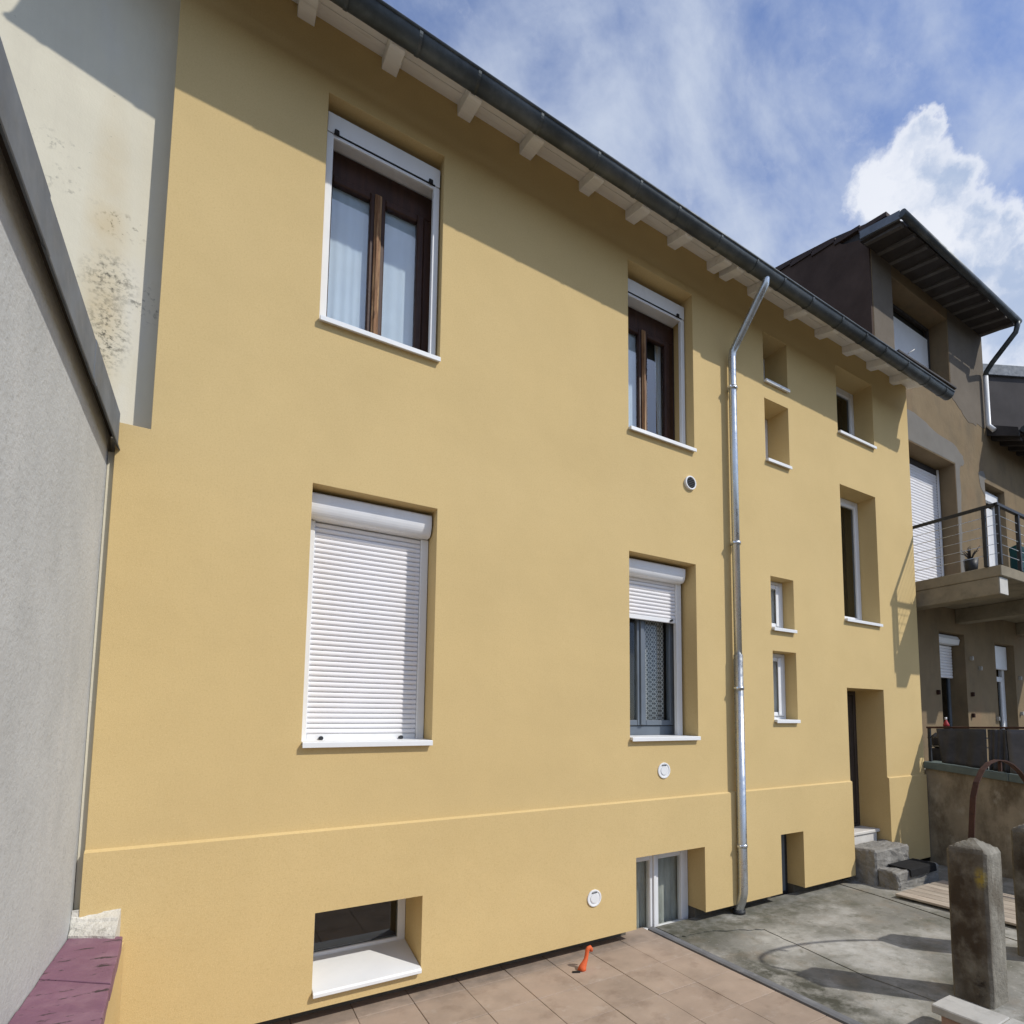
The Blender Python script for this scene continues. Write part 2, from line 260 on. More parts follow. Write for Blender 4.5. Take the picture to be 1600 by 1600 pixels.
# ------------------------------------------------------------------ mesh building
class MB:
    def __init__(s): s.bm = bmesh.new()
    def box(s, x0, x1, y0, y1, z0, z1, bev=0., rot=None):
        b = bmesh.new()
        bmesh.ops.create_cube(b, size=1)
        for v in b.verts: v.co = Vector((x0+(v.co.x+.5)*(x1-x0), y0+(v.co.y+.5)*(y1-y0), z0+(v.co.z+.5)*(z1-z0)))
        if bev:
            bmesh.ops.bevel(b, geom=b.edges[:], offset=min(bev, .45*min(x1-x0, y1-y0, z1-z0)), segments=1, affect='EDGES', profile=.5)
        if rot is not None: bmesh.ops.transform(b, matrix=rot, verts=b.verts)
        s._merge(b); return s
    def _merge(s, b):
        mp = {v: s.bm.verts.new(v.co) for v in b.verts}
        for f in b.faces:
            try: nf = s.bm.faces.new([mp[v] for v in f.verts]); nf.smooth = f.smooth
            except ValueError: pass
        b.free()
    def prism(s, pts, axis, a0, a1, smooth=False, capped=True):
        """extrude a 2-D outline along an axis: 'x' outline (y,z), 'y' (x,z), 'z' (x,y)"""
        def P(p, a): return {'x': (a, p[0], p[1]), 'y': (p[0], a, p[1]), 'z': (p[0], p[1], a)}[axis]
        A = [s.bm.verts.new(P(p, a0)) for p in pts]; B = [s.bm.verts.new(P(p, a1)) for p in pts]
        n = len(pts)
        for i in range(n):
            f = s.bm.faces.new((A[i], A[(i+1) % n], B[(i+1) % n], B[i])); f.smooth = smooth
        if capped: s.bm.faces.new(A[::-1]); s.bm.faces.new(B)
        return s
    def tube(s, path, rad, seg=14, flat=1., cap=True, smooth=True):
        path = [Vector(p) for p in path]; n = len(path); rings = []
        rads = rad if isinstance(rad, (list, tuple)) else [rad]*n
        up = None
        for i, p in enumerate(path):
            t = (path[min(i+1, n-1)]-path[max(i-1, 0)]).normalized()
            if up is None:
                up = Vector((0, 1, 0)) if abs(t.y) < .9 else Vector((1, 0, 0))
            u = (up - t*up.dot(t)).normalized(); w = t.cross(u); up = u
            rings.append([s.bm.verts.new(p + (u*math.cos(2*PI*k/seg)*flat + w*math.sin(2*PI*k/seg))*rads[i]) for k in range(seg)])
        for a, b in zip(rings, rings[1:]):
            for k in range(seg):
                f = s.bm.faces.new((a[k], a[(k+1) % seg], b[(k+1) % seg], b[k])); f.smooth = smooth
        if cap: s.bm.faces.new(rings[0][::-1]); s.bm.faces.new(rings[-1])
        return s
    def disc(s, c, r, d, seg=28):
        """short cylinder with its axis along y, front face at c.y"""
        return s.prism([(c[0]+r*math.cos(2*PI*k/seg), c[2]+r*math.sin(2*PI*k/seg)) for k in range(seg)], 'y', c[1], c[1]+d)
    def ring(s, c, r0, r1, d, seg=28):
        v = []
        for y in (c[1], c[1]+d):
            for r in (r0, r1): v.append([s.bm.verts.new((c[0]+r*math.cos(2*PI*k/seg), y, c[2]+r*math.sin(2*PI*k/seg))) for k in range(seg)])
        for k in range(seg):
            j = (k+1) % seg
            for a, b in ((0, 1), (1, 3), (3, 2), (2, 0)): s.bm.faces.new((v[a][k], v[a][j], v[b][j], v[b][k]))
        return s
    def frame(s, x0, x1, z0, z1, y0, y1, w, bev=.004, wb=None, wt_=None):
        wb = w if wb is None else wb; wt_ = w if wt_ is None else wt_
        s.box(x0, x0+w, y0, y1, z0, z1, bev); s.box(x1-w, x1, y0, y1, z0, z1, bev)
        s.box(x0+w, x1-w, y0+.001, y1-.001, z0, z0+wb, bev); s.box(x0+w, x1-w, y0+.001, y1-.001, z1-wt_, z1, bev)
        return s
    def cells(s, xs, zs, filled, y, depth):
        """wall face at y built on a grid, with reveals that go back by depth round every hole and edge"""
        V = {}
        def vert(i, j, k):
            if (i, j, k) not in V: V[i, j, k] = s.bm.verts.new((xs[i], y+depth*k, zs[j]))
            return V[i, j, k]
        nx, nz = len(xs)-1, len(zs)-1
        F = [[0 <= i < nx and 0 <= j < nz and filled((xs[i]+xs[i+1])/2, (zs[j]+zs[j+1])/2) for j in range(nz)] for i in range(nx)]
        g = lambda i, j: 0 <= i < nx and 0 <= j < nz and F[i][j]
        for i in range(nx):
            for j in range(nz):
                if not F[i][j]: continue
                s.bm.faces.new((vert(i, j, 0), vert(i+1, j, 0), vert(i+1, j+1, 0), vert(i, j+1, 0)))
                s.bm.faces.new((vert(i, j, 1), vert(i, j+1, 1), vert(i+1, j+1, 1), vert(i+1, j, 1)))
                for (a, b, p, q) in ((-1, 0, (i, j), (i, j+1)), (1, 0, (i+1, j+1), (i+1, j)), (0, -1, (i+1, j), (i, j)), (0, 1, (i, j+1), (i+1, j+1))):
                    if not g(i+a, j+b):
                        s.bm.faces.new((vert(*p, 0), vert(*q, 0), vert(*q, 1), vert(*p, 1)))
        return s
    def rough_up(s, amp, scale=9., seed=0):
        from mathutils import noise as nz
        for v in s.bm.verts:
            v.co += nz.noise_vector(v.co*scale+Vector((seed, 0, 0)))*amp
        return s
    def subdiv(s, cuts):
        bmesh.ops.subdivide_edges(s.bm, edges=s.bm.edges[:], cuts=cuts, use_grid_fill=True); return s
    def build(s, name, material, parent=None, bevel=0., origin=None):
        bmesh.ops.recalc_face_normals(s.bm, faces=s.bm.faces[:])
        me = bpy.data.meshes.new(name)
        co = [v.co.copy() for v in s.bm.verts]
        if origin is None:
            lo = Vector([min(c[i] for c in co) for i in range(3)]); hi = Vector([max(c[i] for c in co) for i in range(3)])
            origin = (lo+hi)/2
            if parent is None: origin.z = lo.z
        origin = Vector(origin)
        for v in s.bm.verts: v.co -= origin
        s.bm.to_mesh(me); s.bm.free()
        me.materials.append(material)
        o = bpy.data.objects.new(name, me); COL.objects.link(o)
        o['wp'] = tuple(origin)
        if parent is not None:
            o.parent = parent; o.location = origin - Vector(parent['wp'])
        else: o.location = origin
        if bevel:
            md = o.modifiers.new('bevel', 'BEVEL'); md.width = bevel; md.segments = 2; md.limit_method = 'ANGLE'; md.angle_limit = math.radians(40)
        return o
def thing(name, loc, label, cat, group=None):
    o = bpy.data.objects.new(name, None); COL.objects.link(o); o.location = loc; o['wp'] = tuple(loc)
    o['label'] = label; o['category'] = cat
    if group: o['group'] = group
    return o
def tag(o, label, cat, group=None):
    o['label'] = label; o['category'] = cat
    if group: o['group'] = group
    return o
def dup(o, delta):
    c = o.copy(); COL.objects.link(c); c.location = o.location + Vector(delta); return c
def box(name, m, parent, *a, bev=.003): return MB().box(*a, bev=bev).build(name, m, parent)

# ------------------------------------------------------------------ setting: ground, terrace, pavement
g = MB(); g.box(-400, 400, -400, 400, -1.0, -.06); g = g.build('ground', M['dirt']); g['kind'] = 'structure'
ter = MB().box(-.6, 3.345, -6, .205, -.058, -.016).build('terrace', M['grout']); ter['kind'] = 'structure'
tw, th = .3565, .40
mt = None
xj = [3.335-k*(tw+.003) for k in range(0, 12)]
for i, x1 in enumerate(xj):
    for k in range(8):
        y1 = -.098 - (k-0)*(th+.004) if k else None
        ya, yb = (-.094, .20) if k == 0 else (-.098-k*(th+.004)+.004, -.098-(k-1)*(th+.004))
        x0 = max(x1-tw, -.345)
        if x1 < -.2: continue
        dz = random.uniform(-.0012, .0012)
        t = MB().box(x0, x1, ya, yb, -.015, 0, .0025)
        o = t.build('tile', M['tile'], ter); o.location.z += dz
        o.rotation_euler = (random.uniform(-.002, .002), random.uniform(-.002, .002), 0)
st = MB()
pr = [(3.352, -.03), (3.352, .004), (3.372, .012), (3.405, .014), (3.425, .004), (3.436, -.03)]
st.prism(pr, 'y', -6, .14).subdiv(3).rough_up(.004, 3)
st = st.build('edging', M['strip']); st['kind'] = 'structure'

pav = MB().box(3.437, 8.1, -6, .2, -.058, -.03).build('pavement', M['grout']); pav['kind'] = 'structure'
def jag(pts, n=7, amp=.012, seed=1):
    rnd = random.Random(seed); out = []
    for a, b in zip(pts, pts[1:]):
        for k in range(n):
            f = k/n; out.append((a[0]+(b[0]-a[0])*f+(rnd.uniform(-amp, amp) if k else 0), a[1]+(b[1]-a[1])*f+(rnd.uniform(-amp, amp) if k else 0)))
    return out+[pts[-1]]
crack = jag([(3.44, -.175), (3.727, -.198), (4.003, -.322), (4.225, -.454)], seed=2) + jag([(4.225, -.454), (4.165, -.88), (4.08, -1.509), (4.118, -1.949), (4.06, -5.9)], amp=.006, seed=3)[1:]
shift = lambda pts, dx, dy: [(x+dx, y+dy) for x, y in pts]
jl = [(6.112, .14), (6.112, .027), (6.056, -.44), (5.918, -1.207), (5.75, -2.2), (5.5, -5.9)]
slabA = [(3.44, .14)] + jl + shift(crack, .006, .007)[::-1]
slabB = shift(crack, -.006, -.007)[1:] + [(3.44, -5.9), (3.44, -.19)]
slabC = [(x+.009, y) for x, y in jl] + [(8.04, -5.9), (8.04, .14)]
for pl, dz in ((slabA, 0), (slabB, -.003), (slabC, .006)):
    o = MB().prism(pl, 'z', -.028, 0).build('concrete_slab', M['concrete'], pav); o.location.z += dz

# ------------------------------------------------------------------ yellow house
H = thing('yellow_house', (3.8, .5, 0), 'freshly rendered yellow house with shuttered windows and a zinc gutter', 'house')
D = .45
HOLES = dict(w1=(.44, 1.272, 4.598, 6.304), w2=(3.06, 3.886, 4.598, 6.29), w3=(.445, 1.283, 1.722, 3.454), w4=(3.058, 3.88, 1.72, 3.436),
             w5=(4.966, 5.383, 5.722, 6.317), w6=(4.966, 5.379, 4.793, 5.528), w7=(4.991, 5.379, 2.888, 3.483), w8=(4.995, 5.389, 1.884, 2.655),
             w9=(6.341, 7.150, 5.52, 6.417), w10=(6.338, 7.117, 3.125, 4.848), door=(6.329, 7.119, .05, 2.296),
             wb=(.561, 1.238, .17, .67), w11=(3.099, 3.92, .05, .693), w13=(5.02, 5.392, .05, .691))
ZP = 1.187
def solid(x, z):
    if x < -.413 and z > 3.572: return False
    return not any(a < x < b and c < z < d for a, b, c, d in HOLES.values())
def breaks(vals, lo, hi): return sorted({lo, hi} | {v for v in vals if lo < v < hi})
xs = breaks([v for h in HOLES.values() for v in h[:2]]+[-.413], -.566, 8.03)
zs = breaks([v for h in HOLES.values() for v in h[2:]]+[3.572], .091, 6.98)
MB().cells(xs, zs, solid, 0, D).build('wall', M['yellow'], H, bevel=.005)
zs2 = breaks([v for h in HOLES.values() for v in h[2:]], .089, ZP)
pm = MB().cells(xs, zs2, solid, -.024, .0235)
for v in pm.bm.verts:                                   # the top of the plinth slopes back to the wall
    if abs(v.co.z-ZP) < 1e-4 and v.co.y < -.01: v.co.z -= .013
pm.build('plinth', M['yellow'], H)
for a, b in ((-.55, 3.095), (3.925, 5.016), (5.396, 6.32), (7.125, 8.02)): MB().box(a, b, .13, .40, -.06, .0895).build('foundation', M['found'], H)
# house body behind the front
b = MB(); b.box(-.4, 8.02, D+.002, 8.6, -.05, 6.9); b.build('room_shell', M['dark'], H)

dzx = lambda x: -.0178*(x-.2)
# roof slab, soffit boards, rafters, gutter
def skew(mb):
    for v in mb.bm.verts: v.co.z += dzx(v.co.x)
    return mb
XL, XR = -.665, 8.12
slope = .30
rf = MB()
rf.prism([(-.36, 6.86-.36*slope+.004), (-.36, 6.895-.36*slope), (4.3, 6.93+4.3*slope), (9, 6.93), (9, 6.84), (4.3, 6.86+4.3*slope), ], 'x', XL, XR)
skew(rf).build('roof', M['rooftile'], H)
yb = [.02, -.13, -.28, -.414]
for i in range(3):
    a, c = yb[i], yb[i+1]+.004
    mb = MB().prism([(a, 6.83+a*slope), (c, 6.83+c*slope), (c, 6.855+c*slope), (a, 6.855+a*slope)], 'x', XL+.005*i, XR-.004)
    skew(mb).build('soffit_board', M['eave'], H)
rx = [-.36, .222, .783, 1.365, 1.913, 2.509, 3.033, 3.556, 4.104, 4.284, 4.727, 5.352, 5.931, 6.497, 7.041, 7.598]
for x in rx:
    w = .108
    pts = [(.06, 6.735+.06*slope), (-.235, 6.735-.235*slope), (-.262, 6.745-.262*slope), (-.305, 6.828-.305*slope), (.06, 6.829+.06*slope)]
    mb = MB().prism(pts, 'x', x, x+w); skew(mb).build('rafter', M['eave'], H, bevel=.006)
GY, GR = -.508, .078
gz = lambda x: 6.50+dzx(x)
gm = MB(); seg = 14; ring = []
for x in (XL-.02, 8.14):
    o_ = [(GY+GR*math.cos(PI+PI*k/seg), gz(x)+GR*math.sin(PI+PI*k/seg)) for k in range(seg+1)]
    i_ = [(GY+(GR-.004)*math.cos(PI+PI*k/seg), gz(x)+(GR-.004)*math.sin(PI+PI*k/seg)) for k in range(seg+1)]
    ring.append(([gm.bm.verts.new((x, *p)) for p in o_], [gm.bm.verts.new((x, *p)) for p in i_]))
for s_ in (0, 1):
    A, B = ring[0][s_], ring[1][s_]
    for k in range(seg): gm.bm.faces.new((A[k], A[k+1], B[k+1], B[k])).smooth = True
for e in (0, -1): gm.bm.faces.new((ring[0][0][e], ring[0][1][e], ring[1][1][e], ring[1][0][e]))
for r_ in ring:
    gm.bm.faces.new(r_[0])
gm.tube([(XL-.02, GY-GR, gz(XL)), (8.14, GY-GR, gz(8.14))], .011, 8)
gut = gm.build('gutter', M['zinc_dark'], H)
x = -.55; k = 0
while x < 8.1:
    mb = MB(); sg = 14
    for dx0, dx1, rr in ((0, .022, GR+.0045),):
        A = [mb.bm.verts.new((x+dx0, GY+rr*math.cos(PI+.16+(PI-.32)*q/sg), gz(x)+rr*math.sin(PI+.16+(PI-.32)*q/sg))) for q in range(sg+1)]
        B = [mb.bm.verts.new((x+dx1, GY+rr*math.cos(PI+.16+(PI-.32)*q/sg), gz(x)+rr*math.sin(PI+.16+(PI-.32)*q/sg))) for q in range(sg+1)]
        C_ = [mb.bm.verts.new((x+dx0, GY+(rr-.006)*math.cos(PI+.16+(PI-.32)*q/sg), gz(x)+(rr-.006)*math.sin(PI+.16+(PI-.32)*q/sg))) for q in range(sg+1)]
        D_ = [mb.bm.verts.new((x+dx1, GY+(rr-.006)*math.cos(PI+.16+(PI-.32)*q/sg), gz(x)+(rr-.006)*math.sin(PI+.16+(PI-.32)*q/sg))) for q in range(sg+1)]
        for q in range(sg):
            for u_, w_ in ((A, B), (C_, A), (B, D_)): mb.bm.faces.new((u_[q], u_[q+1], w_[q+1], w_[q]))
    mb.build('gutter_band', M['zinc_dark'], gut)
    x += .47 + .06*math.sin(k*1.7); k += 1
# drip edge tucked behind the gutter bead
mb = MB().prism([(-.575, 6.525), (-.575, 6.533), (-.453, 6.695), (-.36, 6.79), (-.36, 6.78), (-.45, 6.685)], 'x', XL, XR)
skew(mb).build('drip_edge', M['rooftile'], H)
MB().tube([(7.144, -.5, 6.58), (7.309, -.5, 6.70)], .006, 6).build('wire_stub', M['palebeam'], H)

# drainpipe
dp = MB().tube([(4.425, GY, 6.45), (4.425, GY, 6.36), (4.425, GY+.01, 6.31), (4.42, GY+.05, 6.26), (4.39, -.14, 5.88), (4.385, -.08, 5.81), (4.383, -.071, 5.74), (4.381, -.07, 5.0), (4.38, -.07, 2.52)], .040, 20)
pipe = dp.build('drainpipe', M['zinc'], H)
MB().tube([(4.38, -.07, 2.56), (4.38, -.07, .27), (4.379, -.068, .21), (4.376, -.05, .13), (4.374, -.025, .075), (4.373, -.015, .03), (4.373, -.015, -.02)], .048, 20).build('lower_pipe', M['zinc'], pipe)
MB().tube([(4.373, -.015, -.01), (4.373, -.015, .035)], .064, 20).build('pipe_foot', M['iron'], pipe)
for z in (5.40, 3.72, 2.22, .66):
    c = MB().tube([(4.38, -.07, z-.016), (4.38, -.07, z+.016)], .053, 20); c.box(4.315, 4.333, -.1, -.06, z-.012, z+.012, .003); c.box(4.372, 4.388, -.03, .02, z-.008, z+.008)
    c.build('pipe_clamp', M['zinc'], pipe)
MB().tube([(4.425, GY, 6.455), (4.425, GY, 6.40)], .05, 20).build('outlet_collar', M['zinc_dark'], pipe)

# ---- window pieces
def sill(win, x0, x1, z, y1, y0=-.038, t=.024, over=.006):
    mb = MB(); mb.prism([(y0, z-t-.012), (y0, z-.003), (y0+.004, z), (y1, z+.010), (y1, z-t+.006), (y0+.012, z-t), (y0+.010, z-t-.012)], 'x', x0+.003, x1-.003)
    mb2 = MB()
    o = mb.build('sill', M['white'], win, bevel=.002)
    return o
def pane(win, x0, x1, z0, z1, y, m='glass', name='pane'):
    return MB().box(x0, x1, y, y+.006, z0, z1).build(name, M[m], win)
def curtain(win, x0, x1, z0, z1, y, m='curtain', amp=.014, folds=9, flare=0.):
    mb = MB(); n = folds*6; rows = 6; V = []
    for j in range(rows+1):
        f = j/rows; z = z1+(z0-z1)*f; row = []
        for i in range(n+1):
            u = i/n; xx = x0+(x1-x0)*u; xx = xx+flare*f*(1-u)*(1 if flare > 0 else 0) + (flare*f*u if flare < 0 else 0)
            row.append(mb.bm.verts.new((xx, y+amp*(.4+.6*f)*math.sin(u*folds*2*PI+.7*math.sin(3*u*PI)+f*.5), z)))
        V.append(row)
    for j in range(rows):
        for i in range(n): mb.bm.faces.new((V[j][i], V[j][i+1], V[j+1][i+1], V[j+1][i])).smooth = True
    return mb.build('curtain', M[m], win)
def slats(win, x0, x1, z0, z1, y, pitch, m):
    n = max(1, round((z1-z0)/pitch)); p = (z1-z0)/n
    mb = MB(); h = p*.5
    prof = [(y+.004, -h+.001), (y, -h+.003), (y-.0065, -h*.45), (y-.0075, 0), (y-.0065, h*.45), (y-.001, h-.005), (y+.004, h-.0035), (y+.006, h-.001), (y+.008, h-.001), (y+.008, -h+.001)]
    mb.prism([(a, z0+h+b_) for a, b_ in prof], 'x', x0, x1)
    first = mb.build('shutter_slat', m, win)
    for k in range(1, n): dup(first, (0, 0, k*p))
def rail(win, x0, x1, y0, y1, z0, z1):
    return MB().box(x0, x1, y0, y1, z0, z1, .004).build('guide_rail', M['white'], win)
def curvebox(win, x0, x1, y0, y1, z0, z1):
    pts = [(y1, z1), (y0+.012, z1), (y0, z1-.012)]
    pts += [(y0, z0+(z1-z0)*.62)]
    r = (z1-z0)*.62
    for k in range(1, 9):
        a = k/8*PI/2; pts.append((y0+r*.55*(1-math.cos(a)), z0+r*(1-math.sin(a))))
    pts += [(y1, z0)]
    return MB().prism(pts, 'x', x0, x1).build('shutter_box', M['pvc'], win, bevel=.003)

# upper floor brown windows with roller boxes
def brown_window(h, yr, yw, zbox, drop, stops):
    x0, x1, z0, z1 = HOLES[h]; zs_ = z0+.02
    w = MB().frame(x0+.004, x1-.004, zs_, zbox+.02, yw, yw+.07, .016, .005, wt_=.20, wb=.06).build('window', M['brown'], H)
    MB().box(x1-.086, x1-.021, yw, yw+.07, zs_+.061, zbox-.181, .005).build('frame_jamb', M['brown'], w)
    xm = x0+.392
    gl, gr = x0+.018, x1-.087
    for a, c in ((gl, xm-.002), (xm+.002, gr)):
        MB().frame(a, c, zs_+.07, zbox-.18, yw-.012, yw+.05, .054, .008).build('sash', M['brown'], w)
        pane(w, a+.055, c-.055, zs_+.125, zbox-.235, yw+.015, 'glassr')
    MB().box(xm-.025, xm+.025, yw-.03, yw-.013, zs_+.075, zbox-.185, .006).build('cover_strip', M['oldwood'], w)
    MB().box(xm-.011, xm+.011, yw-.042, yw-.031, zs_+.085, zbox-.2, .004).build('cover_strip_moulding', M['oldwood'], w)
    # roller box with sloping underside and the end bar of the raised shutter
    MB().prism([(yr, zbox), (yr, z1-.078), (yr+.012, z1-.066), (yw+.06, z1-.066), (yw+.06, zbox+.03), (yr+.05, zbox+.03)], 'x', x0+.008, x1-.012).build('shutter_box', M['pvc'], w, bevel=.003)
    MB().box(x0+.05, x1-.05, yr+.004, yr+.024, zbox-.026, zbox-.004, .003).build('end_bar', M['pvc'], w)
    MB().box(x0+.05, x1-.05, yr-.003, yr+.004, zbox-.004, zbox+.004).build('shadow_line', M['rubber'], w)  # black strip paints the shadow line above the end bar
    for sx in stops:
        MB().box(sx-.016, sx+.016, yr-.022, yr-.004, zbox-.012, zbox+.024, .005).build('rubber_stop', M['rubber'], w)
    rail(w, x0+.004, x0+.05, yr+.002, yr+.045, zs_, zbox-.002); rail(w, x1-.06, x1-.012, yr+.002, yr+.045, zs_, zbox-.002)
    sill(w, x0, x1, zs_, yw+.02)
    return w
w1 = brown_window('w1', .062, .215, 6.075, .1, (.508, 1.185))
curtain(w1, .47, .825, 4.64, 5.92, .262, amp=.003, folds=6); curtain(w1, .84, 1.20, 4.64, 5.92, .262, amp=.0025, folds=5)
w2 = brown_window('w2', .11, .285, 6.07, .1, (3.775,))
curtain(w2, 3.09, 3.445, 4.64, 5.95, .335, amp=.003, folds=5); curtain(w2, 3.50, 3.56, 4.64, 5.95, .395, amp=.01, folds=2, flare=-.0); curtain(w2, 3.70, 3.79, 4.64, 5.95, .395, amp=.012, folds=3, flare=.05)

# first floor: closed shutter
x0, x1, z0, z1 = HOLES['w3']
w3 = MB().frame(x0+.004, x1-.004, 1.742, 3.25, .25, .31, .06).build('window', M['pvc'], H)
slats(w3, x0+.05, x1-.062, 1.79, 3.262, .212, .0357, M['slat'])
MB().box(x0+.05, x1-.062, .203, .222, 1.745, 1.789, .004).build('end_bar', M['pvc'], w3)
for sx in (.58, 1.11):
    s_ = MB().tube([(sx, .204, 1.762), (sx, .17, 1.762)], .011, 10); s_.tube([(sx, .17, 1.762), (sx, .163, 1.762)], .015, 10); s_.build('rubber_stop', M['iron'], w3)
rail(w3, x0+.003, x0+.048, .185, .235, 1.746, 3.262); rail(w3, x1-.06, x1-.004, .185, .235, 1.746, 3.262)
curvebox(w3, x0+.004, x1-.012, .085, .24, 3.265, 3.428)
sill(w3, x0, x1, 1.742, .24)
# first floor: half open shutter over a blue-grey window
x0, x1, z0, z1 = HOLES['w4']
w4 = MB().frame(x0+.004, x1-.004, 1.74, 3.3, .30, .36, .05, wb=.10).build('window', M['greyframe'], H)
for a, c in ((x0+.05, 3.412), (3.416, x1-.055)):
    MB().frame(a, c, 1.845, 3.25, .285, .345, .052, .005).build('sash', M['greyframe'], w4)
    pane(w4, a+.052, c-.052, 1.897, 3.198, .31, 'glass')
MB().box(3.392, 3.436, .268, .284, 1.85, 3.25, .004).build('cover_strip', M['greyframe'], w4)
curtain(w4, x0+.06, 3.335, 1.88, 3.25, .40, 'lace', .012, 6); curtain(w4, 3.52, 3.79, 1.88, 3.25, .40, 'lace', .01, 6)
slats(w4, x0+.04, x1-.10, 2.905, 3.27, .212, .0357, M['slat'])
MB().box(x0+.04, x1-.10, .203, .222, 2.862, 2.904, .004).build('end_bar', M['pvc'], w4)
s_ = MB().tube([(3.72, .204, 2.885), (3.72, .172, 2.885)], .011, 10); s_.build('rubber_stop', M['iron'], w4)
rail(w4, x0+.003, x0+.038, .185, .235, 1.742, 3.27); rail(w4, x1-.098, x1-.032, .185, .235, 1.742, 3.27)
curvebox(w4, x0+.004, x1-.05, .095, .25, 3.265, 3.41)
sill(w4, x0, x1, 1.74, .29)
# small and tall plain windows of the stair side
def plain(h, y, fw=.055, sash=True, m='glassd', split=None, wb=.06):
    x0, x1, z0, z1 = HOLES[h]; zb = z0+.02
    w = MB().frame(x0+.002, x1-.002, zb, z1-.002, y, y+.06, fw, .005).build('window', M['pvc'], H)
    if sash:
        cols = [(x0+fw, x1-fw)] if not split else [(x0+fw, x0+split-.002), (x0+split+.002, x1-fw)]
        for a, c in cols:
            MB().frame(a+.003, c-.003, zb+fw+.003, z1-fw-.005, y-.014, y+.04, .045, .006).build('sash', M['pvc'], w)
            pane(w, a+.048, c-.048, zb+fw+.048, z1-fw-.05, y+.012, m)
    sill(w, x0, x1, zb, y+.02)
    return w
plain('w5', .32); plain('w6', .30)
w7 = plain('w7', .15, .04, m='glass'); w8 = plain('w8', .155, .04, m='glass')
plain('w9', .27, .06); plain('w10', .25, .06)
for w_, h in ((w7, 'w7'), (w8, 'w8')):
    x0, x1, z0, z1 = HOLES[h]
    MB().box(x0+.24, x0+.285, .128, .137, z0+.075, z1-.06, .003).build('cover_strip', M['pvc'], w_)
    curtain(w_, x0+.06, x1-.06, z0+.05, z1-.05, .215, 'curtain', .004, 4)
# basement windows
x0, x1, z0, z1 = HOLES['wb']
wb = MB().frame(x0-.05+.052, x1-.002, .245, z1+.04, .38, .44, .055, wb=.04).build('window', M['pvc'], H)
pane(wb, x0+.05, x1-.055, .285, z1-.005, .40, 'glassd')
MB().prism([(-.06, .165), (-.06, .186), (-.05, .196), (.379, .262), (.379, .20), (-.048, .172), (-.05, .165)], 'x', x0+.003, x1-.003).build('sill', M['white'], wb, bevel=.003)
x0, x1, z0, z1 = HOLES['w11']
w11 = MB().frame(x0+.002, x1-.003, -.11, z1-.002, .215, .28, .05, wb=.03).build('window', M['pvc'], H)
for a, c in ((x0+.054, 3.478), (3.482, x1-.056)):
    MB().frame(a, c, -.075, z1-.056, .2, .262, .05, .006, wb=.045).build('sash', M['pvc'], w11)
    pane(w11, a+.05, c-.05, -.03, z1-.106, .232, 'glass')
MB().box(3.462, 3.497, .184, .199, -.05, z1-.06, .004).build('cover_strip', M['pvc'], w11)
curtain(w11, x0+.05, 3.47, -.05, z1-.06, .30, 'greencurtain', .012, 4); curtain(w11, 3.49, x1-.055, -.05, z1-.06, .30, 'greencurtain', .010, 4)
x0, x1, z0, z1 = HOLES['w13']
d13 = MB().box(x0+.002, x1-.002, .2, .26, -.03, z1-.002, .004).build('cellar_door', M['iron'], H)
MB().box(x0+.05, x1-.05, .192, .199, .02, z1-.05, .004).build('door_panel', M['greyframe'], d13)
# front door
x0, x1, z0, z1 = HOLES['door']
dr = MB().frame(x0+.002, x1-.002, .53, z1-.002, .39, .447, .055, .004, wb=.03).build('door', M['doorwood'], H)
MB().box(x0+.059, x1-.059, .405, .444, .565, z1-.06, .004).build('door_leaf', M['doorwood'], dr)
for za, zb_ in ((.66, 1.15), (1.25, 2.12)):
    MB().frame(x0+.14, x1-.14, za, zb_, .396, .404, .035, .004).build('door_moulding', M['doorwood'], dr)
h_ = MB().tube([(6.46, .404, 1.5), (6.46, .365, 1.5), (6.56, .362, 1.5)], .01, 8); h_.build('door_handle', M['zinc'], dr)
th_ = MB().box(x0+.003, x1-.003, .12, .389, .49, .53, .008); th_.build('threshold', M['marble'], H)
MB().box(x0+.003, x1-.05, .14, .39, .30, .488, .004).build('threshold_riser', M['marble'], H)
# vents
def vent(c, r, inner, slatted):
    v = MB().ring(c, r*.80, r, .03).build('vent', M['pvc'], H, bevel=.003)
    MB().disc((c[0], c[1]+(.012 if slatted else .004), c[2]), r*.82, .01).build('vent_grille', inner, v)
    if slatted:
        for k in range(5):
            z = c[2]-r*.52+k*r*.26; hw = math.sqrt(max(.0001, (r*.78)**2-(z-c[2])**2))
            MB().box(c[0]-hw, c[0]+hw, c[1]+.006, c[1]+.012, z-.003, z+.003).build('vent_slat', inner, v)
    else:
        MB().disc((c[0], c[1]-.001, c[2]), r*.55, .005).build('vent_cap', inner, v)
        MB().box(c[0]-r*.35, c[0]+r*.35, c[1]-.002, c[1]+.003, c[2]+r*.62, c[2]+r*.70).build('vent_slot', M['iron'], v)
    return v
vent((3.812, -.026, 4.251), .07, M['iron'], True); vent((3.442, -.010, 1.432), .072, M['white'], False); vent((2.66, -.034, .424), .068, M['white'], False)

# ------------------------------------------------------------------ left side: cream neighbour house, grey wall, low purple wall
N = thing('cream_house', (-3.5, .4, 0), 'weathered cream plastered house behind the grey wall, left of the yellow one', 'house')
MB().prism([(-.40, .141), (-7, -.685), (-7, .44), (-.40, .44)], 'z', -.05, 9.2).build('wall', M['cream'], N)
MB().box(-7, -.42, .442, 8, -.05, 9.0).build('house_body', M['cream'], N)
MB().prism([(-.3, 9.15), (-.3, 9.27), (4, 10.4), (8.2, 9.2), (8.2, 9.05), (4, 10.25)], 'x', -7.2, -.9).build('roof', M['rooftile'], N)

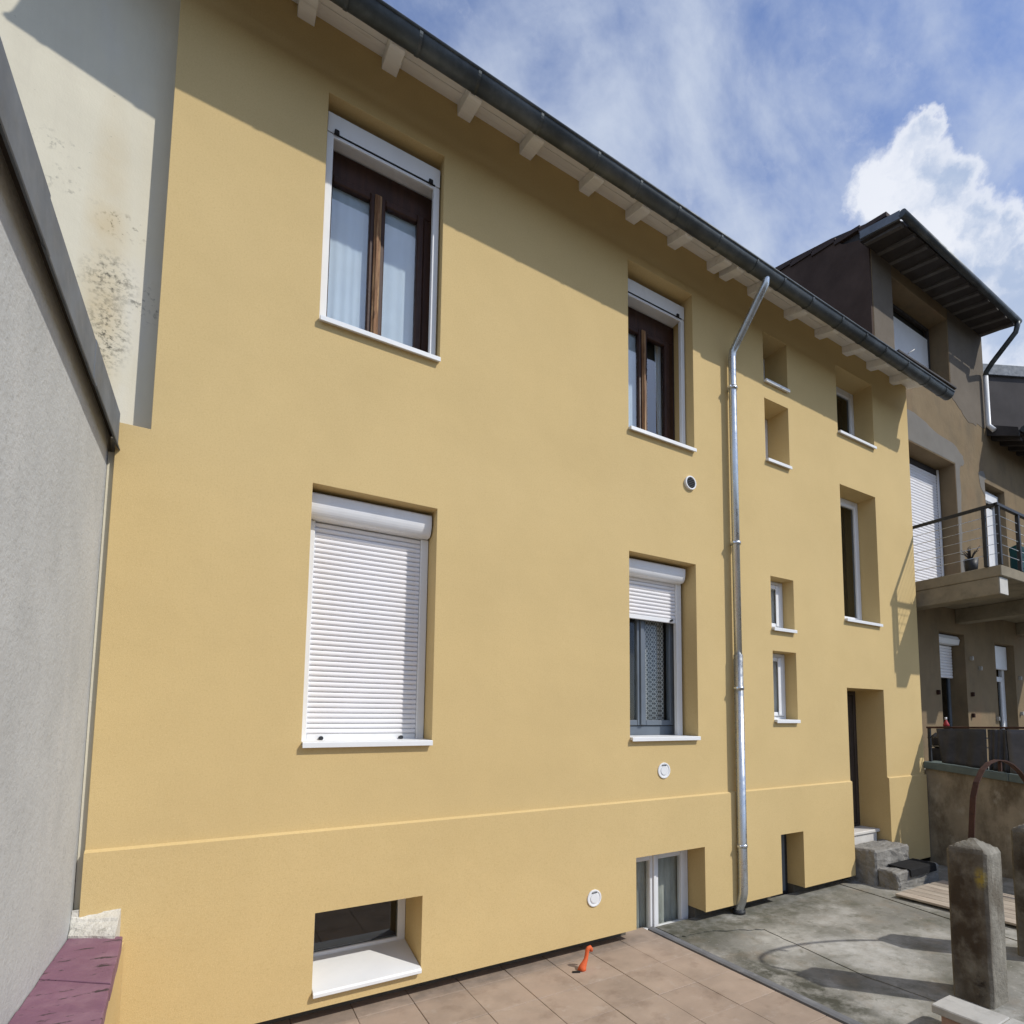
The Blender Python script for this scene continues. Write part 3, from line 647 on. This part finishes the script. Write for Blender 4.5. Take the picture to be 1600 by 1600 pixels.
W = thing('grey_side_wall', (-.75, -4, 0), 'tall grey cement rendered side wall topped by blue grey metal flashing', 'wall')
wm = MB().box(-.95, -.6, -9, .149, -.06, 3.52); wm.build('wall_render', M['greywall'], W)
ys = [-9, -6.3, -4.4, -2.55, -1.62, -.72, -.004]
for i, (a, c) in enumerate(zip(ys, ys[1:])):
    o_ = .0025*(i % 2)
    X = -.556+o_; xb = -1.0
    prof = [(xb, 3.46), (xb, 3.655+o_), (X-.012, 3.632+o_), (X, 3.618+o_), (X, 3.43), (X+.012, 3.408), (X+.009, 3.404), (X-.006, 3.424), (X-.006, 3.61), (X-.016, 3.621), (xb+.004, 3.645), (xb+.004, 3.46)]
    MB().prism(prof, 'y', a+(.0 if i == 0 else -.03), c).build('flashing_panel', M['flashing'], W)
MB().box(-.99, -.585, -8.99, .06, 3.50, 3.60).build('flashing_core', M['darkwood'], W)

P = thing('low_purple_wall', (-.47, -1, 0), 'low wall with chipped purple painted bricks on top at the foot of the grey wall', 'wall')
MB().box(-.598, -.372, -6, -.026, -.06, .685).build('wall_body', M['yellow'], P)
bj = [(-.022, -.19), (-.635, -.862), (-.962, -1.156), (-1.28, -1.46), (-1.60, -1.77), (-1.92, -2.08), (-2.24, -2.4)]
for i, ((al, ar_), (cl, cr_)) in enumerate(zip(bj, bj[1:])):
    ra, rc = -.366+.05*(-ar_-.19), -.366+.05*(-cr_-.19)
    pts = [(-.597, al), (-.597, cl+.004), (rc, cr_+.004), (ra, ar_)]
    mb = MB().prism(pts, 'z', .685, .762-.003*(i % 2)).subdiv(4).rough_up(.0032, 14, i)
    mb.build('coping_brick', M['purple'], P, bevel=.004)
mb = MB().prism([(-.016, .69), (-.016, .885), (-.03, .872), (-.075, .838), (-.08, .825), (-.13, .772), (-.14, .69)], 'x', -.597, -.395)
mb.subdiv(3)
for v in mb.bm.verts:
    if v.co.y < -.02: v.co.y += .06 - .16*(v.co.x+.6)/.24*min(1, (-.02-v.co.y)/.08)
    if v.co.y > -.017: v.co.y = -.017
mb.rough_up(.006, 22).build('mortar_fillet', M['mortar'], P)

MB().box(-.598, -.568, .03, .148, -.05, 3.40).build('joint_strip', M['cream'], W)

# ------------------------------------------------------------------ steps, mat, boards
S = thing('concrete_steps', (6.8, -.2, 0), 'two rough grey concrete steps below the front door', 'steps')
def rough_block(*a, cuts=8, amp=.016, seed=0): return MB().box(*a, bev=.02).subdiv(cuts).rough_up(amp, 9, seed).rough_up(amp*.55, 34, seed+9)
rough_block(6.39, 7.12, -.24, .13, -.02, .395, seed=1).build('upper_step', M['step'], S)
rough_block(6.42, 7.29, -.49, -.235, -.02, .2, seed=2).build('lower_step', M['step'], S)
mm = MB(); pts = [(-.245, .222), (-.495, .218), (-.515, .205), (-.52, .13), (-.508, .13), (-.503, .198), (-.49, .208), (-.245, .212)]
mm.prism(pts, 'x', 6.62, 7.18).subdiv(3).rough_up(.003, 20)
tag(mm.build('door_mat', M['mat']), 'black ribbed door mat draped over the lower concrete step', 'mat')
B = thing('board_panel', (6.6, -1.2, 0), 'flat panel of weathered wooden boards lying on the concrete beside the steps', 'boards')
for k in range(7):
    xa = 6.13+k*.142
    MB().box(xa, xa+.134, -2.0+random.uniform(-.02, .02), -.60+random.uniform(-.01, .01), .03, .052, .003).build('board', M['plank'], B)
for y in (-.75, -1.3, -1.85): MB().box(6.15, 7.1, y-.03, y+.03, .007, .029).build('batten', M['darkwood'], B)

# ------------------------------------------------------------------ orange conduit
oc = MB().tube([(2.385, -.275, -.005), (2.393, -.274, .02), (2.412, -.27, .045), (2.428, -.267, .07), (2.436, -.265, .10), (2.440, -.265, .125), (2.450, -.265, .142), (2.466, -.265, .145), (2.476, -.265, .132), (2.478, -.265, .115)],
               [.034, .029, .021, .016, .015, .016, .017, .017, .015, .012], 12)
tag(oc.build('orange_conduit', M['orange']), 'short bent orange plastic conduit sticking up from the terracotta tiles', 'conduit')
tag(MB().box(2.30, 2.36, -.30, -.272, .0005, .006, .002, rot=Matrix.Translation((2.33, -.286, 0)) @ Matrix.Rotation(-.5, 4, 'Z') @ Matrix.Translation((-2.33, .286, 0))).build('black_mark', M['rubber']), 'thin black mark on the tiles beside the orange conduit', 'strip')  # thin black bar drawn for the dark slit by the conduit

# ------------------------------------------------------------------ gate posts, arch, capped wall
def post(x0, y0, label):
    mb = MB(); w = .25; h = 1.0
    b = bmesh.new(); bmesh.ops.create_grid(b, x_segments=1, y_segments=1, size=1); b.free()
    mb.box(x0, x0+w, y0, y0+w, -.05, h, .018)
    mb.subdiv(6)
    for v in mb.bm.verts:
        if v.co.z > h-.03:
            d = max(abs(v.co.x-x0-w/2), abs(v.co.y-y0-w/2))/(w/2); v.co.z += .075*(1-d)
    mb.rough_up(.006, 11, x0).rough_up(.003, 45, x0)
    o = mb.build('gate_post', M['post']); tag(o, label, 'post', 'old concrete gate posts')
    return o
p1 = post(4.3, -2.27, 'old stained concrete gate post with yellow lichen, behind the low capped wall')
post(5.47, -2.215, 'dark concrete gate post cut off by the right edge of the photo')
ap = [(4.43, 1.0), (4.445, 1.08), (4.468, 1.2), (4.50, 1.34), (4.56, 1.44), (4.66, 1.525), (4.77, 1.57), (4.90, 1.588), (5.03, 1.577), (5.15, 1.545), (5.28, 1.485), (5.40, 1.40), (5.50, 1.29), (5.57, 1.17), (5.60, 1.0)]
ar = MB(); A = []
for i, (x, z) in enumerate(ap):
    q0 = ap[max(i-1, 0)]; q1 = ap[min(i+1, len(ap)-1)]; t = Vector((q1[0]-q0[0], 0, q1[1]-q0[1])).normalized(); n = Vector((-t.z, 0, t.x))
    c = Vector((x, -2.13, z)); A.append([ar.bm.verts.new(c+n*a+Vector((0, b_, 0))) for a, b_ in ((-.004, -.019), (.004, -.019), (.004, .019), (-.004, .019))])
for a, c in zip(A, A[1:]):
    for k in range(4): ar.bm.faces.new((a[k], a[(k+1) % 4], c[(k+1) % 4], c[k]))
ar.bm.faces.new(A[0]); ar.bm.faces.new(A[-1])
ao = ar.build('iron_arch', M['rust']); tag(ao, 'rusty flat iron arch rising from the concrete gate post', 'arch')
MB().box(4.945, 4.965, -2.14, -2.12, 1.50, 1.578).build('arch_tab', M['rust'], ao)
CW = thing('capped_wall', (3.84, -3.4, 0), 'low pinkish garden wall with pale cap stones in the lower right corner', 'wall')
MB().box(3.755, 3.925, -5, -2.21, -.05, .098, .006).subdiv(3).rough_up(.004, 12).build('wall_body', M['redside'], CW)
for a, c in ((-2.505, -2.168), (-2.9, -2.511), (-3.4, -2.906), (-4, -3.406), (-5, -4.006)):
    MB().box(3.725, 3.95, a, c, .10, .15, .006).subdiv(2).rough_up(.0025, 14, a).build('cap_stone', M['cap'], CW)

# ------------------------------------------------------------------ neighbour's raised terrace along the right side
R = thing('retaining_wall', (8.2, -2, 0), 'stained brown retaining wall with a grey green coping at the end of the yellow house', 'wall')
rz = lambda y: 1.265+.1*y
mb = MB().prism([(-.003, -.05), (-.003, rz(0)), (-5, rz(-5)), (-5, -.05)], 'x', 8.055, 8.30); mb.build('wall_render', M['retain'], R)
for a, c in ((-1.0, -.008), (-2.0, -1.004), (-3.2, -2.004), (-5, -3.204)):
    MB().prism([(c, rz(c)+.002), (c, rz(c)+.092), (a, rz(a)+.092), (a, rz(a)+.002)], 'x', 8.0, 8.34).build('coping_slab', M['copinggreen'], R, bevel=.005)
nt = MB().box(8.345, 14, -5, .399, -.05, 1.2).build('raised_terrace', M['concrete']); nt['kind'] = 'structure'
# railing with screens
RL = thing('terrace_railing', (8.12, -1.5, 1.36), 'dark metal railing along the retaining wall coping', 'railing')
for y in (-.05, -.97, -1.9, -2.9): MB().box(8.09, 8.125, y-.017, y+.017, rz(y)+.094, 1.80, .003).build('railing_post', M['iron'], RL)
MB().box(8.085, 8.135, -3, -.02, 1.80, 1.825, .004).build('top_rail', M['rust'], RL)
for z in (1.56, 1.68): MB().tube([(8.11, -.02, z), (8.11, -3, z)], .008, 8).build('railing_bar', M['zinc'], RL)
def screen(y0, y1, z1, m, label, skewy=0., seed=0, belly=.02):
    mb = MB(); ny, nz = 22, 10; V = []; rnd = random.Random(seed)
    for i in range(ny+1):
        row = []
        for j in range(nz+1):
            u = i/ny; f = j/nz; zb = rz(y0+(y1-y0)*u)+.098
            y = y0+(y1-y0)*u - skewy*f*(1-u)
            x = 8.072 - belly*(math.sin(u*9+seed)*.5+.6*math.sin(u*23+f*4+seed))*(.3+f*.7) - .006
            row.append(mb.bm.verts.new((x, y, z1+(zb-z1)*f)))
        V.append(row)
    for i in range(ny):
        for j in range(nz): mb.bm.faces.new((V[i][j], V[i+1][j], V[i+1][j+1], V[i][j+1])).smooth = True
    o = mb.build('privacy_screen', M[m]); sm = o.modifiers.new('thickness', 'SOLIDIFY'); sm.thickness = .003
    return tag(o, label, 'screen', 'cloth screens tied to the terrace railing')
screen(-.165, -.76, 1.797, 'tarp', 'black cloth screen on the terrace railing, nearest the yellow house', .05, 1)
screen(-.775, -.98, 1.793, 'tarp', 'short crumpled black screen in the middle of the terrace railing', .0, 4, .03)
screen(-.99, -2.4, 1.79, 'tarplight', 'faded grey screen on the terrace railing at the right edge', .01, 8, .03)
mb = MB(); mb.box(8.38, 8.8, -.16, .12, 1.2, 1.52, .02); mb.box(8.40, 8.78, -.14, .10, 1.525, 1.74, .05); mb.subdiv(2).rough_up(.012, 9)
tag(mb.build('dark_bundle', M['tarp']), 'dark bundle stored behind the railing gap next to the yellow house', 'bundle')
mb = MB().box(8.34, 8.60, -.20, -.06, 1.60, 1.63, .01); tag(mb.build('white_package', M['white']), 'flat white package lying on the dark bundle behind the railing', 'package')
mb = MB().tube([(8.26, -.20, 1.828), (8.26, -.20, 1.845), (8.26, -.20, 1.87), (8.26, -.20, 1.90), (8.26, -.20, 1.915)], [.035, .04, .03, .016, .012], 12)
MBo = mb.build('red_bottle', M['red']); tag(MBo, 'small red bottle with white cap standing at the terrace railing', 'bottle'); MB().tube([(8.26, -.20, 1.916), (8.26, -.20, 1.95)], .014, 10).build('cap', M['white'], MBo)
mb = MB().box(8.14, 8.40, -.34, -.12, 1.812, 1.826, .003); tag(mb.build('railing_shelf', M['rust']), 'narrow rusty shelf board on top of the terrace railing', 'shelf')

# ------------------------------------------------------------------ tall tan house on the right
T = thing('tan_house', (10.5, .6, 0), 'tall tan plastered house with balcony and dark overhanging roof', 'house')
Y0 = .4; DT = .42
TH = dict(u=(8.545, 10.28, 7.66, 8.90), m=(8.45, 10.285, 3.93, 6.28), r=(11.385, 12.18, 3.93, 6.222), lw=(9.45, 10.28, 1.25, 3.338), ld=(11.395, 12.17, 1.25, 3.30))
tx = breaks([v for h in TH.values() for v in h[:2]]+[11.6], 7.98, 15); tz = breaks([v for h in TH.values() for v in h[2:]]+[7.35], -.05, 9.12)
def tsolid(x, z):
    if x > 11.6 and z > 7.35: return False
    return not any(a < x < b and c < z < d for a, b, c, d in TH.values())
MB().cells(tx, tz, tsolid, Y0, DT).build('wall', M['tan'], T, bevel=.006)
mb = MB().prism([(Y0+DT, -.05), (Y0+DT, 9.30), (1.05, 9.68), (1.8, 9.87), (4.2, 10.45), (8, 9.3), (8, -.05)], 'x', 8.0, 11.58); mb.build('house_body', M['shadedplaster'], T)
mb = MB().prism([(Y0+.005, 7), (Y0+.005, 9.26), (Y0+DT, 9.46), (1.05, 9.72), (1.8, 9.92), (4.2, 10.50), (8, 9.3), (8, 7)], 'x', 7.935, 7.978); mb.build('side_wall', M['shadedplaster'], T)
MB().box(11.6, 14.2, Y0+DT+.002, 1.6, -.05, 7.3).build('house_body', M['shadedplaster'], T)
for h, (a, b_, c, d) in TH.items(): MB().box(a-.01, b_+.01, Y0+DT-.03, Y0+DT-.012, c-.01, d+.01).build('dark_backing', M['dark'], T)
# upper part of the wall rendered in grey cement, irregular lower edge
M['cementdark'] = mat('old_grey_brown_render', (.155, .132, .105), .12, 2, .93, .7, 70, spec=.1)
def patch(pts, m='cement'): return MB().prism(pts, 'y', Y0-.004, Y0+.001).build('cement_patch', M[m], T)
rag = lambda pts, n, amp, sd: jag(pts, n, amp, sd)
patch([(7.99, 7.45)] + rag([(7.99, 7.45), (8.5, 7.3), (9.3, 7.42), (10.0, 7.38)], 5, .04, 5) + [(10.0, 7.62), (8.53, 7.62), (8.53, 9.08), (7.99, 9.08)], 'cementdark')
patch(rag([(10.05, 7.66), (10.35, 7.45), (10.9, 7.2), (11.59, 7.3)], 6, .05, 6) + [(11.59, 9.08), (10.30, 9.08), (10.30, 7.66)], 'cementdark')
patch([(8.46, 6.30)] + [(8.46, 6.78)] + rag([(8.86, 6.80), (9.38, 6.75), (9.75, 6.66), (10.28, 6.64), (10.6, 6.5), (10.63, 6.38), (10.45, 6.24), (10.46, 5.8), (10.40, 5.2), (10.39, 4.75), (10.5, 4.6), (10.54, 4.2)], 3, .02, 8) + [(10.30, 4.2), (10.30, 6.30)])
patch([(11.2, 6.1)] + rag([(11.15, 6.35), (11.35, 6.42), (11.45, 6.3)], 4, .02, 9) + [(11.372, 6.26), (11.372, 5.95)])
# roof and dark eave
ez = 9.02
mb = MB().prism([(-.2, ez), (-.2, ez+.05), (.3, 9.50), (1.05, 9.76), (1.8, 9.95), (4.2, 10.55), (8.3, 9.3), (8.3, 9.2), (4.2, 10.46), (.42, 9.26), (-.12, ez+.01)], 'x', 7.98, 11.66); mb.build('roof', M['darkwood'], T)
for k in range(8):
    y = .1+k*.42; z = 9.37+(y-.1)*.27
    MB().prism([(y, z+.0), (y, z+.065), (y+.44, z+.02+.44*.27), (y+.44, z-.06+.44*.27)], 'x', 7.91, 8.2).build('verge_tile', M['rooftile'], T)
for k in range(12):
    xx = 7.80+k*.335
    MB().prism([(.40, 9.08), (-.16, 8.95), (-.17, 9.0), (.40, 9.14)], 'x', xx, xx+.07).build('rafter', M['greyrafter'], T)
MB().prism([(.42, 9.10), (-.16, 9.0), (-.16, 9.02), (.42, 9.16)], 'x', 7.73, 11.62).build('eave_board', M['darkwood'], T)
MB().prism([(.40, 9.12), (.40, 9.24), (-.2, 9.10), (-.2, 8.98)], 'x', 7.70, 7.735).build('barge_board', M['flashing'], T)
gm = MB().tube([(7.70, -.235, 9.03), (11.5, -.235, 8.95)], .055, 14); tg = gm.build('gutter', M['zinc_dark'], T)
MB().tube([(11.43, -.235, 8.95), (11.43, -.235, 8.86), (11.44, -.2, 8.76), (11.47, .2, 8.42), (11.5, .31, 8.32), (11.5, .33, 8.25)], .045, 12).build('drainpipe', M['zinc_dark'], tg)
MB().tube([(11.5, .33, 8.27), (11.5, .33, 7.3), (11.52, .25, 7.18)], .042, 12).build('drainpipe', M['pvc'], tg)
# upper window: closed white blind
a, b_, c, d = TH['u']
tu = MB().frame(a+.003, b_-.003, c+.02, d-.003, Y0+.30, Y0+.35, .05).build('window', M['darkwood'], T)
MB().box(a+.055, b_-.055, Y0+.31, Y0+.33, c+.07, d-.22).build('blind', M['pvc'], tu)
MB().box(a+.004, b_+.10, Y0-.06, Y0-.005, c-.035, c+.004, .006).build('sill', M['darkwood'], tu)
# balcony door with closed roller shutter
a, b_, c, d = TH['m']
tm = MB().frame(a+.003, b_-.003, c, d-.003, Y0+.28, Y0+.33, .06, wt_=.10).build('balcony_door', M['darkwood'], T)
slats(tm, a+.063, b_-.063, c+.05, d-.11, Y0+.285, .05, M['slat'])
MB().box(b_-.062, b_-.02, Y0+.25, Y0+.278, c+.02, d-.02, .003).build('guide_rail', M['pvc'], tm)
# second balcony door, white
a, b_, c, d = TH['r']
tr = MB().frame(a+.003, b_-.003, c, d-.003, Y0+.16, Y0+.21, .07, wt_=.05).build('balcony_door', M['pvc'], T)
MB().box(a+.08, b_-.08, Y0+.17, Y0+.20, c+.08, d-.32).build('pane', M['pvc'], tr)
MB().box(a+.01, b_-.01, Y0+.10, Y0+.158, d-.26, d-.06, .02).build('shutter_box', M['pvc'], tr)
# terrace level openings
a, b_, c, d = TH['lw']
tl = MB().frame(a+.003, b_-.003, c, d-.003, Y0+.25, Y0+.30, .05).build('window', M['greyframe'], T)
pane(tl, a+.055, b_-.055, c+.055, d-.06, Y0+.27, 'glassd')
slats(tl, a+.02, b_-.03, 2.62, 3.16, Y0+.20, .05, M['slat'])
MB().prism([(Y0+.08, 3.17), (Y0+.06, 3.25), (Y0+.09, 3.31), (Y0+.25, 3.32), (Y0+.25, 3.17)], 'x', a+.01, b_-.02).build('shutter_box', M['pvc'], tl)
a, b_, c, d = TH['ld']
td = MB().frame(a+.003, b_-.003, c, d-.003, Y0+.18, Y0+.24, .09).build('terrace_door', M['pvc'], T)
MB().frame(a+.10, b_-.10, c+.1, 2.72, Y0+.165, Y0+.22, .09).build('sash', M['pvc'], td); pane(td, a+.19, b_-.19, c+.19, 2.63, Y0+.19, 'glassd')
MB().box(a+.01, b_-.01, Y0+.12, Y0+.178, 2.85, d-.02, .01).build('shutter_box', M['pvc'], td)
for (x, z) in ((10.45, 2.95), (10.42, 2.35), (10.4, 2.0), (11.3, 1.95), (12.3, 2.7), (12.28, 2.05), (9.3, 2.35), (10.75, 2.8)):
    MB().box(x-.02, x+.02, Y0-.05, Y0+.02, z-.035, z+.035, .008).build('shutter_hook', M['rust'] if x < 10.43 else M['cap'], T)
# balcony
bal = MB().box(8.16, 13.2, -1.0, Y0-.002, 3.73, 3.87, .008).build('balcony', M['balcony'], T)
bm1 = MB().box(8.17, 8.42, -.965, Y0-.002, 3.50, 3.729, .008).build('beam', M['balcony'], bal)
MB().box(8.18, 8.41, -.969, -.966, 3.51, 3.72).build('lit_beam_end', M['palebeam'], bal)  # thin pale sheet paints the light on the beam's front face
MB().box(10.0, 10.25, -.965, Y0-.002, 3.50, 3.729, .008).build('beam', M['balcony'], bal)
MB().box(12.3, 12.55, -.965, Y0-.002, 3.50, 3.729, .008).build('beam', M['balcony'], bal)
zr = 4.655
MB().box(8.135, 8.175, -.99, Y0-.003, zr-.02, zr+.02, .004).build('handrail', M['iron'], bal)
MB().box(8.135, 13.2, -1.01, -.965, zr-.021, zr+.021, .004).build('handrail', M['iron'], bal)
for x, y in ((8.155, -.84), (8.19, -.985), (8.78, -.985), (9.6, -.985), (10.6, -.985), (11.8, -.985)):
    MB().box(x-.022, x+.022, y-.022, y+.022, 3.871, zr-.022, .003).build('railing_post', M['iron'], bal)
for k in range(5):
    z = 4.52-k*.125
    MB().tube([(8.155, Y0-.003, z), (8.155, -.985, z)], .0035, 6).build('railing_cable', M['zinc'], bal); MB().tube([(8.155, -.985, z), (13.2, -.985, z)], .0035, 6).build('railing_cable', M['zinc'], bal)
mb = MB().box(8.95, 10.2, -.93, -.80, 3.9, 4.28, .02).subdiv(4).rough_up(.035, 5)
tag(mb.build('teal_cloth', M['teal']), 'dark teal cloth piled against the balcony railing', 'cloth')
mb = MB().tube([(8.42, -.55, 3.88), (8.42, -.55, 4.08)], [.07, .09], 12); fp = mb.build('plant_pot', M['iron']); tag(fp, 'small dark pot standing at the corner of the balcony', 'pot')
mb = MB()
for k in range(16):
    a = random.uniform(0, 2*PI); r_ = random.uniform(.05, .16); mb.tube([(8.42, -.55, 4.07), (8.42+r_*.5*math.cos(a), -.55+r_*.5*math.sin(a), 4.16), (8.42+r_*math.cos(a), -.55+r_*math.sin(a), 4.18+random.uniform(-.03, .06))], [.008, .007, .003], 5)
mb.build('twigs', M['darkwood'], fp)
# lower eave to the right of the pipe
ev = MB().prism([(Y0, 7.20), (-.10, 6.99), (-.10, 7.07), (Y0, 7.34)], 'x', 11.62, 15).build('porch_roof', M['darkwood'], T)
MB().tube([(11.63, -.16, 7.06), (15, -.16, 7.03)], .055, 12).build('gutter', M['zinc_dark'], ev)
MB().prism([(Y0, 7.16), (-.10, 6.94), (-.10, 7.10), (Y0, 7.37)], 'x', 11.58, 11.615).build('barge_board', M['darkwood'], ev)
for k in range(9):
    MB().prism([(Y0, 7.12), (-.06, 6.93), (-.06, 7.0), (Y0, 7.20)], 'x', 11.75+k*.36, 11.84+k*.36).build('rafter', M['darkwood'], ev)
# dark building behind
FB = thing('dark_building', (14.5, 3, 0), 'dark flat topped building with a grey parapet behind the tan house', 'building')
dx, dy = .888, -.46; p0 = (13.3, 2.62)
def fb(u, w): return (p0[0]+dx*u-dy*w, p0[1]+dy*u+dx*w)
MB().prism([fb(0, 0), fb(9, 0), fb(9, 5), fb(0, 5)], 'z', -.05, 10.235).build('wall', M['wallr'], FB)
MB().prism([fb(-.03, -.06), fb(9.05, -.06), fb(9.05, 5.05), fb(-.03, 5.05)], 'z', 10.237, 10.51).build('parapet', M['flashing'], FB, bevel=.01)
for o in bpy.data.objects:
    if 'wp' in o: del o['wp']
